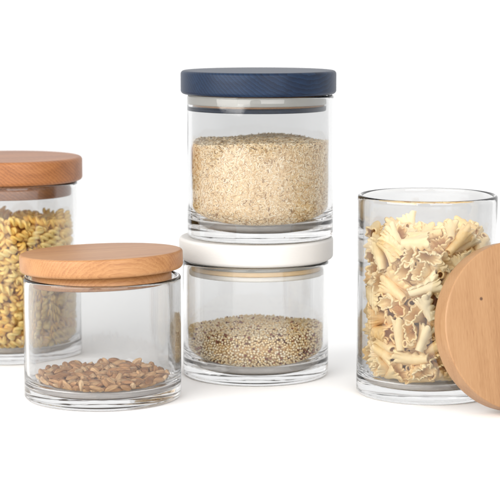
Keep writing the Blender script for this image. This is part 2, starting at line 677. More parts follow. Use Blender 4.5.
def trumpet_mesh(v, lo=False):
    """a rolled cone of dough with one ruffled, flaring edge"""
    g = random.Random(70 + v)
    nu, na = (12, 36) if lo else (24, 72)
    L, lap = .0205 * g.uniform(.76, 1.06), g.uniform(1.08, 1.2)
    wav, ph, amp = g.choice((8, 9, 10, 11)), g.uniform(0, 6), g.uniform(.0006, .0010)
    bow = g.uniform(-.0016, .0016)
    sq = g.uniform(.24, .46)
    th_ = .00052

    def pt(s, q):
        f = q * lap * 2 * PI
        fl = max(0, (s - .42) / .58)
        r = .0019 + .0012 * min(1, s * 1.6) + .0017 * fl ** 1.4 + .00045 * q
        ruff = max(0, (s - .7) / .3) ** 1.25
        r += amp * ruff * math.sin(wav * f + ph)
        z = (s - .5) * L + .9 * amp * ruff * math.sin(wav * f + ph + 1.1)
        edge = max(0, (q - .86) / .14)
        r += edge * (.0011 + .0011 * math.sin(s * 27 + ph))
        r *= 1 + (.07 + sq * fl) * math.sin(2 * f + ph)
        return Vector((r * math.cos(f) + bow * (1 - 4 * (s - .5) ** 2), r * math.sin(f), z))
    outer, inner = [], []
    for i in range(nu + 1):
        for k in range(na + 1):
            s, q = i / nu, k / na
            p = pt(s, q)
            du = pt(min(1, s + .01), q) - pt(max(0, s - .01), q)
            dq = pt(s, min(1, q + .005)) - pt(s, max(0, q - .005))
            nn = dq.cross(du).normalized()
            outer.append(p + nn * th_)
            inner.append(p - nn * th_)
    V = [tuple(p) for p in outer + inner]
    w, O = na + 1, len(outer)
    Q = []
    for i in range(nu):
        for k in range(na):
            a, b_, c_, d_ = i * w + k, i * w + k + 1, (i + 1) * w + k + 1, (i + 1) * w + k
            Q += [(a, b_, c_, d_), (O + d_, O + c_, O + b_, O + a)]
    for k in range(na):
        Q += [(k, O + k, O + k + 1, k + 1), (nu * w + k + 1, O + nu * w + k + 1, O + nu * w + k, nu * w + k)]
    for i in range(nu):
        Q += [((i + 1) * w, O + (i + 1) * w, O + i * w, i * w), (i * w + na, O + i * w + na, O + (i + 1) * w + na, (i + 1) * w + na)]
    return np.array(V), np.zeros((0, 3), int), np.array(Q)


def kernel_mesh(v, lo=False):
    """a plump pointed grain with a crease down one side"""
    g = random.Random(90 + v)
    V, T, Q = ellipsoid(8 if lo else 18, 10 if lo else 28)
    lx, ly, lz = .0024 * g.uniform(.88, 1.08), .0019 * g.uniform(.9, 1.1), .0052 * g.uniform(.88, 1.06)
    out = []
    for x, y, z in V:
        f = math.atan2(y, x)
        k = 1 - .16 * z - .10 * z * z
        cr = 1 - .40 * math.exp(-((f - PI / 2) / .34) ** 2) * (1 - z * z)
        rd = 1 + .10 * math.sin(5 * f + v + z) + .06 * math.sin(4 * z + 2 * f + v) + .03 * math.sin(11 * f + 3 * z)
        out.append((x * lx * k * cr * rd + .0004 * z * z, y * ly * k * cr * rd, z * lz))
    return np.array(out), T, Q


def heap(data, n_things, builder, variants, mat, base, spin, r_in, name, label, cat, group, rest_name, rest_label):
    pos, quat = unpack(data)
    R0 = Matrix.Rotation(spin, 4, 'Z')
    mats = []
    meshes, shapes = [], []
    for v in range(variants):
        V, T, Q = builder(v)
        shapes.append(V)
        meshes.append(mesh_np(name, V, [T, Q], [mat]))
    for i, (p, q) in enumerate(zip(pos, quat)):
        rot = Quaternion(q).normalized().to_matrix()
        j = i if i < n_things else i - n_things
        p = np.array(p)
        for _ in range(3):                      # nothing may poke into the glass
            X = shapes[j % variants] @ np.array(rot).T + p
            rr = np.hypot(X[:, 0], X[:, 1])
            far = int(rr.argmax())
            if rr[far] > r_in:
                p[:2] -= X[far, :2] / rr[far] * (rr[far] - r_in)
        # the floor of a jar curves up into its wall
        X = shapes[j % variants] @ np.array(rot).T + p
        e = np.clip(np.hypot(X[:, 0], X[:, 1]) - (r_in + .0003 - CORNER), 0, CORNER)
        low = float((CORNER - np.sqrt(np.maximum(CORNER ** 2 - e ** 2, 0)) + .0002 - X[:, 2]).max())
        p[2] += max(0, min(low, .004))
        mats.append(Matrix.Translation(base) @ R0 @ Matrix.Translation(p) @ rot.to_4x4())
    first = tag(link(name, meshes[0]), label, cat, group)
    first.matrix_world = mats[0]
    for i in range(1, min(n_things, len(mats))):
        o = first.copy()
        o.data = meshes[i % variants]
        C.objects.link(o)
        o.matrix_world = mats[i]
    rest = mats[n_things:]
    if rest:
        Vs, Ts, Qs, k = [], [], [], 0
        low = [builder(v, True) for v in range(variants)]
        for i, mw in enumerate(rest):
            V, T, Q = low[i % variants]
            A4 = np.array(mw)
            Vs.append(V @ A4[:3, :3].T + A4[:3, 3])
            Ts.append(T + k)
            Qs.append(Q + k)
            k += len(V)
        V = np.concatenate(Vs)
        o = link(rest_name, mesh_np(rest_name, V - np.array(base), [np.concatenate(Ts), np.concatenate(Qs)], [mat]), loc=base)
        tag(o, rest_label, cat, kind='stuff')


KERNELS = [
    -325, -269, 82, 153, 13, -54, -116, -85, -407, 72, 31, -176, 2, 90, -169, -379, 73, 116, 50, -98, -120, 14, -409, 62, 2, -83, -30, 179, -57, -390, 42, 70, -161, -4, 95,
    -411, -57, 76, 157, -75, -57, -80, 258, -330, 87, 49, 139, 6, -135, 143, -382, 57, 158, 53, -111, 13, 47, -361, 94, 62, -26, 130, -136, -255, -332, 88, 17, -132, 149, 11,
    -98, -373, 95, 58, -72, 177, -11, -280, -297, 57, 73, -169, 76, 23, 162, 44, 100, 42, 99, -105, -132, -349, -225, 85, 40, -195, 7, 18, 182, -367, 90, 64, -7, -154, 110,
    334, 82, 101, 139, 131, 24, 54, -322, -20, 90, 145, -9, -133, -32, 205, -348, 52, 11, 79, -169, -72, 62, -403, 67, 30, -94, -158, -72, 220, 296, 91, 59, 121, 28, 145,
    -264, 7, 103, 86, -75, -105, 126, -176, -331, 29, 155, 106, -19, -67, -245, 176, 90, 61, -134, -13, -135, -134, 12, 86, 30, -68, 139, -123, -217, -314, 35, 38, 22, 176, 85,
    200, 338, 101, 51, -121, 14, 150, 105, -366, 86, 54, -11, -151, 119, -408, 63, 63, 162, -28, -52, 101, -380, -150, 58, 136, -47, -44, 132, -240, -81, 94, 122, 117, -81, -70,
    -30, 64, 92, 80, 153, -55, 83, 331, 265, 92, 173, 27, 65, -72, -357, -145, 88, 90, 25, -121, -129, 216, 188, 94, 138, -123, -63, 45, 316, -268, 67, 165, 49, 1, 102,
    38, -208, 100, 114, 127, -103, 19, -204, -337, 73, 53, 93, 135, 102, 199, -178, 94, 19, 28, -104, 167, -9, 142, 92, 85, 128, -15, 127, 308, 44, 85, 0, -31, 137, 142,
    -281, 244, 92, 129, -102, 82, -78, 89, -355, 26, 165, 102, 45, 10, 151, -9, 87, 101, -69, 122, -101, -364, 192, 71, 32, 195, -5, 28, -351, -183, 58, 168, -9, -108, 7,
    23, 24, 91, 55, 101, 100, 129, -129, 130, 90, 115, 143, -37, -69, -167, -294, 81, 122, -82, -129, 43, -91, 45, 85, 123, -71, -129, 55, 160, -235, 79, 61, -31, 141, -124,
    378, -95, 84, 143, 53, -117, -56, 40, -30, 96, 141, -134, 46, -5, -287, -262, 82, 168, 58, 58, -71, 87, 169, 92, 134, -138, 8, -54, -215, -288, 99, 5, -49, 133, 141,
    -37, -36, 83, 19, 1, 142, 140, -46, -312, 93, 103, -13, -95, -142, -320, 150, 75, 104, -139, 76, -65, -318, -220, 37, 97, -153, 84, -1, 155, 383, 73, 92, -55, 22, 167,
    -79, -22, 81, 24, 41, 121, -152, 376, -8, 75, 41, -9, -17, 195, 331, -186, 77, 30, 104, 14, -168, -282, -216, 96, 102, -139, 18, -100, -75, 321, 83, 160, -75, -90, 25,
    45, -146, 83, 91, 155, -69, 56, 94, 320, 78, 143, 5, -133, -42, 180, -107, 83, 22, -99, 102, -139, -140, 376, 85, 28, -7, 111, 164, -180, 234, 85, 150, 49, -122, 12,
    -140, -339, 76, 44, -4, 88, -174, 158, 257, 83, 137, 141, 18, -32, 363, -214, 82, 89, 83, 51, -150, 108, 111, 81, 117, 7, 118, -112, -70, 179, 91, 34, -28, -130, -146,
    118, -122, 87, 99, -164, -4, -57, 264, -178, 84, 63, 8, -144, -123, 395, -155, 97, 118, 120, 47, -98, 285, -121, 79, 66, 157, -47, -94, -135, -336, 28, 99, 54, -103, 129,
    -152, 167, 81, 132, 7, -149, 12, -39, -246, 92, 140, -30, -127, 58, 312, 157, 90, 111, 18, -114, 120, -156, -71, 84, 138, -121, 70, 39, -5, -348, 84, 16, -58, -149, -119,
    269, -252, 26, 52, 36, -160, -101, 213, 53, 81, 133, -116, 52, -79, 41, -259, 82, 80, -147, 15, -108, 8, 314, 81, 49, -125, 61, -135, -98, 231, 82, 45, 92, -128, 114,
    21, -350, 21, 139, 108, 79, 51, -288, 307, 94, 105, -79, 139, 59, 220, -267, 73, 50, 171, -65, -63, -225, 355, 81, 58, 108, 37, -154, -113, -164, 75, 128, -80, -113, 67,
    -86, -328, 19, 132, 132, 33, 65, -34, 417, 75, 6, 68, -28, -186, 229, -100, 77, 19, 27, -69, -185, 211, -302, 30, 104, -17, -162, -51, -241, -269, 25, 2, 26, 110, -165,
    -317, 200, 75, 94, -78, -19, 157, 272, 319, 83, 3, 104, -91, 144, 264, 188, 83, 93, -147, 48, 86, 44, 166, 89, 51, 118, 100, -116, -166, 74, 79, 62, -123, 75, -124,
    43, 277, 82, 107, 108, -109, -71, 361, 37, 77, 123, 56, -116, 91, -26, -364, 26, 59, -27, 113, -152, 153, -337, 33, 43, -73, -140, 115, -380, 151, 58, 66, -94, 162, -21,
    -273, -233, 25, 63, 45, 159, 93, 419, 18, 76, 94, 92, 109, -105, 57, -212, 70, 54, -91, -154, 73, -366, -64, 68, 132, -62, 49, -128, -6, 189, 86, 22, 52, -100, -164,
    -133, -202, 76, 129, 22, 134, -69, -181, 345, 78, 103, -94, 113, 89, 399, 103, 72, 89, -38, -44, -169, -368, -109, 66, 63, 100, -78, -141, -249, 216, 87, 73, 124, 28, -136,
    -114, -73, 73, 17, -52, -147, -124, 238, -215, 80, 152, 109, 48, 53, 111, 396, 62, 56, 183, -58, -7, -386, -29, 37, 49, -141, 106, -80, 251, 126, 77, 73, -82, -111, 125,
    -363, -87, 28, 126, -135, 75, 13, -372, 45, 64, 67, -142, 123, 19, -104, 355, 64, 61, 164, 84, -48, -17, -94, 68, 182, 54, -63, 11, 36, 381, 78, 171, 98, -29, 17,
    -102, 406, 78, 182, -24, 77, 14, -189, -155, 83, 154, 93, -86, -15, -238, -24, 83, 45, 108, 90, -135, -55, 372, 74, 69, 148, 103, 52, 361, 200, 71, 39, 3, 175, -89,
    170, -331, 71, 134, 116, -71, -59, 107, -76, 77, 33, 165, 38, -102, -6, 378, 78, 86, -140, -51, -101, -313, -110, 86, 29, 5, -137, 142, -180, 275, 79, 74, 89, 72, 147,
    -46, -361, 62, 47, 99, -54, 158, 80, 20, 75, 31, -93, -124, 122, 108, -292, 79, 92, -145, -21, 100, 235, -276, 28, 9, 100, -55, 164, -106, -344, 55, 37, 15, 150, 126,
    -103, -255, 66, 11, -167, -67, -88, 263, -5, 59, 99, -91, 65, -133, 149, -119, 59, 40, 9, 98, -170, -231, -229, 79, 11, 153, -17, -128, 7, -30, 68, 136, -134, 40, -46,
    386, 145, 71, 38, 110, -162, -11, -332, -117, 26, 70, -59, 140, 110, -63, -212, 76, 160, -119, 5, 16, -301, -153, 19, 132, -125, 76, -32, -87, -319, 84, 151, 110, 71, 6,
    112, -332, 53, 26, 15, -133, 146, 224, 244, 84, 154, -93, 84, -23, 305, -49, 67, 64, 28, -141, 123, -346, 95, 60, 120, 133, -49, 75, 125, -158, 57, 63, -105, -10, 158,
    -29, 240, 81, 136, 39, -141, -8, -240, 42, 73, 50, -94, -19, -168, 198, 3, 64, 161, 59, 103, -4, -221, -101, 61, 48, 150, -34, -118, 32, -88, 66, 129, 147, -34, 24,
    -271, 219, 52, 39, -125, 109, -104, -399, 17, 49, 87, -132, 121, 13, 133, 153, 76, 93, -107, -111, 87, 352, 80, 64, 163, -77, 77, 38, 31, -364, 58, 105, 129, -43, -103,
    153, -279, 64, 126, 43, 149, -14, 336, -209, 44, 173, 97, -8, 23, -71, 265, 65, 165, -88, 37, -60, -169, 203, 61, 117, -103, 125, 8, -192, 130, 68, 66, -10, 95, -163,
    -197, -66, 60, 30, 118, -49, -151, -24, -172, 80, 42, 33, -136, 137, -282, 58, 84, 108, -123, 58, -99, -356, -16, 59, 157, 76, -68, -71, -188, -8, 66, 9, -35, 110, 163,
    -162, -247, 78, 107, -112, 73, -103, 128, 356, 63, 144, 40, -40, -127, 253, -297, 72, 147, -87, 98, -32, 16, -170, 60, 152, 112, 38, -54, -57, -132, 68, 47, -20, -138, -135,
    270, 80, 67, 159, 119, -23, -9, -230, 131, 82, 65, -12, 144, 121, -139, -31, 54, 151, -121, -7, 48, -339, 241, 71, 161, -64, 72, 69, -172, -266, 18, 98, -59, 126, -105,
    321, 214, 64, 78, 15, -137, 122, -152, 36, 54, 121, 103, -104, -63, 123, 252, 64, 120, -80, -76, -116, 177, 97, 84, 53, 135, 81, -111, -35, 13, 54, 124, 114, 101, 34,
    208, 361, 71, 166, -70, -86, -7, 66, -322, 76, 109, -98, -114, 74, -55, -282, 63, 127, -66, 100, -98, 194, 253, 56, 144, -124, 59, 20, 77, 245, 62, 62, -156, 27, 105,
    -31, -323, 46, 117, -100, -113, 58, -209, -217, 25, 63, 160, 24, 99, 125, -304, 19, 105, -112, 83, -98, 287, -210, 23, 47, -69, 101, -151, 317, -143, 24, 88, -72, 122, 110,
    365, -63, 27, 120, -45, 99, -117, -347, 29, 31, 120, 126, -97, -19, 354, -133, 34, 84, 79, 104, -126, 51, -315, 38, 122, -85, 114, -70, -384, 102, 47, 138, -76, -11, 123,
    -203, -268, 47, 22, 53, -130, -141, 310, 82, 48, 119, -156, 18, -35, 85, -194, 48, 22, 144, -56, -125, 240, 33, 49, 36, 141, -28, -134, -272, -7, 52, 24, -108, -96, 137,
    307, 145, 53, 23, 20, 115, -161, 90, 201, 54, 153, 84, 91, 37, 264, -76, 55, 135, 146, -13, 12, -113, 283, 55, 149, -128, 27, -26, -217, 199, 57, 140, -140, 11, -23,
    106, 64, 57, 148, -3, 121, 59, 100, -16, 58, 97, -18, 106, -138, -269, -68, 59, 148, 115, 15, -67, 406, -44, 60, 136, 80, -39, 117, 382, -133, 60, 99, 50, -102, 131,
    274, -229, 60, 125, 105, -19, 115, 126, 26, 60, 132, -62, 91, -102, -303, 102, 61, 56, 93, 104, -132, 64, -44, 62, 76, 56, -98, 146, 44, 111, 62, 67, 137, 83, -100,
    178, 324, 64, 129, -73, -117, 67, -246, -277, 65, 156, 116, 44, 20, -248, 263, 66, 7, -44, 99, 168, 56, 71, 66, 128, -92, 123, 8, 276, 237, 67, 126, -84, -101, -83,
    348, 140, 69, 82, 100, -134, 74, -315, 14, 70, 115, 97, 80, 105, 330, -139, 71, 120, -142, 43, -60, -91, 83, 72, 134, -94, -105, 46, -249, -162, 76, 118, -102, -66, -107,
]
TRUMPETS = [
    -120, -332, 218, 120, 7, -144, -69, -106, -338, 979, 115, -67, 113, -98, 107, -284, 1033, 7, -10, 109, 167, -49, -359, 353, 186, -19, 27, -65, 166, -315, 974, 140, 2, 91, 110,
    -262, -241, 906, 9, 149, -95, 94, -199, -272, 723, 48, 63, -58, -174, -230, -270, 648, 91, -104, 31, 142, -216, -239, 968, 74, 29, -94, -157, -31, -359, 548, 159, 10, -48, -111,
    -50, -350, 694, 20, -110, 12, -165, -216, -204, 578, 130, 119, -86, -39, 80, -331, 82, 100, 108, -46, -127, -93, -279, 883, 123, 41, -129, 82, -240, -172, 131, 138, 50, -136, 5,
    -71, -285, 473, 100, 6, -105, 137, -98, -282, 399, 17, 71, 117, -145, -286, -210, 218, 107, 104, 133, -13, -272, -112, 450, 124, -62, -132, 59, -28, -297, 774, 40, 92, 53, -165,
    -15, -296, 903, 125, 152, -30, 15, -313, -178, 850, 152, -56, 21, 116, 190, -308, 819, 198, 3, -29, -7, -56, -306, 57, 138, -51, -106, 84, -225, -227, 74, 169, 80, 63, -34,
    31, -296, 837, 101, -19, 130, -112, -152, -252, 809, 125, 153, -9, -28, -200, -303, 367, 160, -21, 7, 118, 83, -283, 916, 110, 88, 24, -140, -302, -185, 370, 69, -24, 135, -128,
    -60, -288, 158, 105, 141, -66, 68, -144, -257, 499, 111, -19, -105, 127, -90, 299, 1001, 189, -46, -35, 29, 19, -293, 185, 121, 120, -33, 99, -24, -1, 977, 14, 22, 110, 165,
    -85, -255, 645, 8, -146, 46, 129, -335, -115, 592, 44, -14, 158, -114, -257, -204, 288, 147, -114, -61, -42, -233, -179, 432, 0, -12, -52, 193, -300, -62, 762, 165, 95, -57, 19,
    -167, 246, 1000, 117, -89, -124, -56, 257, 4, 1014, 137, -51, -126, -53, -283, -90, 692, 124, 65, -122, 74, 223, -210, 940, 112, 67, 51, 143, -336, 112, 993, 95, 146, 70, -68,
    -290, -57, 918, 81, -125, -11, 133, 117, -240, 42, 145, -41, 123, -49, -83, -296, 321, 80, -140, -6, -118, 6, -321, 276, 162, -1, 102, -58, 303, 40, 960, 165, -2, 55, 98,
    -26, -266, 997, 54, 119, -114, -99, -353, -29, 493, 6, -24, -169, -104, 308, -184, 886, 163, -68, -14, -93, 82, -266, 764, 68, -25, 142, 120, -292, -34, 177, 122, 39, -137, -69,
    96, -307, 688, 90, -81, 52, -150, -286, -69, 244, 160, -15, -118, -20, -321, -89, 67, 125, -123, 49, 83, -264, -137, 196, 56, -151, -26, 115, -217, -55, 965, 118, 47, 113, -105,
    -92, -234, 42, 38, 114, 70, 144, -352, 41, 860, 99, 147, 78, -50, -313, 31, 775, 170, -64, 83, -12, 64, -179, 590, 90, 51, -146, 90, -113, -106, 910, 104, -14, 49, -163,
    -179, -190, 287, 52, 35, 109, -155, 71, -302, 445, 93, -77, 128, -95, -164, -158, 358, 178, 91, 3, -2, -113, -236, 722, 28, 80, -104, -148, 219, -233, 852, 79, -67, -170, 13,
    -296, -19, 331, 115, 23, -118, -111, -287, 61, 270, 115, 95, -118, -61, 219, -42, 966, 53, 32, 89, -168, -304, -20, 638, 38, 160, 67, 92, 356, 29, 907, 60, -172, 69, 45,
    -60, 133, 981, 116, 60, -151, 5, -202, -127, 39, 145, 74, 109, -42, 24, -219, 675, 90, 118, 93, 96, -188, 98, 936, 138, 67, 11, -128, 17, -298, 523, 77, -40, 135, -119,
    -338, 56, 546, 58, -104, -112, -115, 170, -310, 138, 112, -50, -97, 125, 115, -336, 605, 92, -6, 172, 45, -186, -193, 910, 165, 36, 107, 12, -45, -220, 238, 50, 122, -2, -151,
    -328, 118, 621, 65, 12, 132, 135, -333, 143, 385, 2, 4, 197, -33, -108, -193, 543, 117, -162, -1, -10, -246, -103, 575, 23, 28, -50, 190, 104, -215, 972, 22, 158, -25, -119,
    -324, 159, 773, 60, 28, 48, -182, 47, -250, 384, 125, -95, 95, 81, 50, -101, 756, 5, -148, 61, -119, -44, -203, 579, 101, -77, 122, 95, -106, -181, 125, 115, -112, 102, 63,
    -267, 124, 233, 69, -134, -90, 96, -279, 50, 896, 73, -41, 99, 152, -309, 107, 61, 133, -88, 106, 57, -54, -66, 507, 54, 66, -62, -170, -300, -36, 422, 115, -93, 67, -117,
    65, 52, 955, 42, 10, -188, -54, -83, -146, 425, 33, 130, 112, 97, -264, 239, 486, 158, 95, -13, -77, 135, -83, 987, 42, 32, -141, 132, 132, -236, 133, 153, 4, 99, 82,
    291, 204, 985, 62, 21, -171, -80, -165, -71, 604, 49, -105, 135, 92, -20, 222, 955, 45, 116, 123, 97, -292, 44, 679, 151, 1, -124, -45, -69, -196, 811, 82, -86, -71, -144,
    -238, -119, 846, 123, 19, 150, -43, 186, -158, 43, 89, 105, -82, -119, -17, -121, 40, 112, 115, 63, 102, 300, -175, 92, 145, 124, -45, -42, 267, -103, 93, 58, -37, -69, 175,
    269, 17, 180, 96, -75, -135, -83, -65, -158, 199, 144, -55, -108, 68, -298, 204, 210, 76, 17, 17, 183, 269, -231, 212, 149, -53, 94, 80, 152, -267, 225, 12, -92, 21, -176,
    -169, -42, 235, 153, -88, -87, 34, 61, -245, 278, 158, -106, -52, 32, 209, 76, 314, 108, -106, 44, 123, 179, -103, 318, 34, 90, 92, -149, 131, -271, 326, 67, 112, -83, 127,
    -207, -79, 385, 100, -93, 84, -119, -306, 79, 413, 5, 171, -68, 79, 131, -236, 423, 92, 56, 165, 33, 153, -257, 494, 73, 125, 99, 96, 54, -183, 504, 119, -64, -146, 21,
    165, -147, 518, 19, 147, -16, 133, -284, 4, 522, 101, -114, 124, 38, -235, 130, 569, 120, 59, -101, 109, 243, -267, 613, 158, -6, -57, 108, 180, -42, 616, 45, 84, 143, -102,
    162, -192, 671, 55, 190, -32, 3, 155, 19, 703, 54, 66, -128, 128, -189, -117, 714, 143, 7, -99, 99, -220, 60, 728, 115, -118, -96, -59, -52, -122, 745, 31, 102, -56, -160,
    256, -173, 779, 11, 29, 163, -111, 17, -202, 798, 101, 70, 25, 156, -56, -8, 900, 66, 131, -115, 73, 250, -102, 906, 89, 149, -99, -12, 276, 102, 919, 36, -114, -17, -159,
    -238, 174, 957, 89, -131, -112, 47, 92, 125, 967, 135, 93, 14, 114,
]
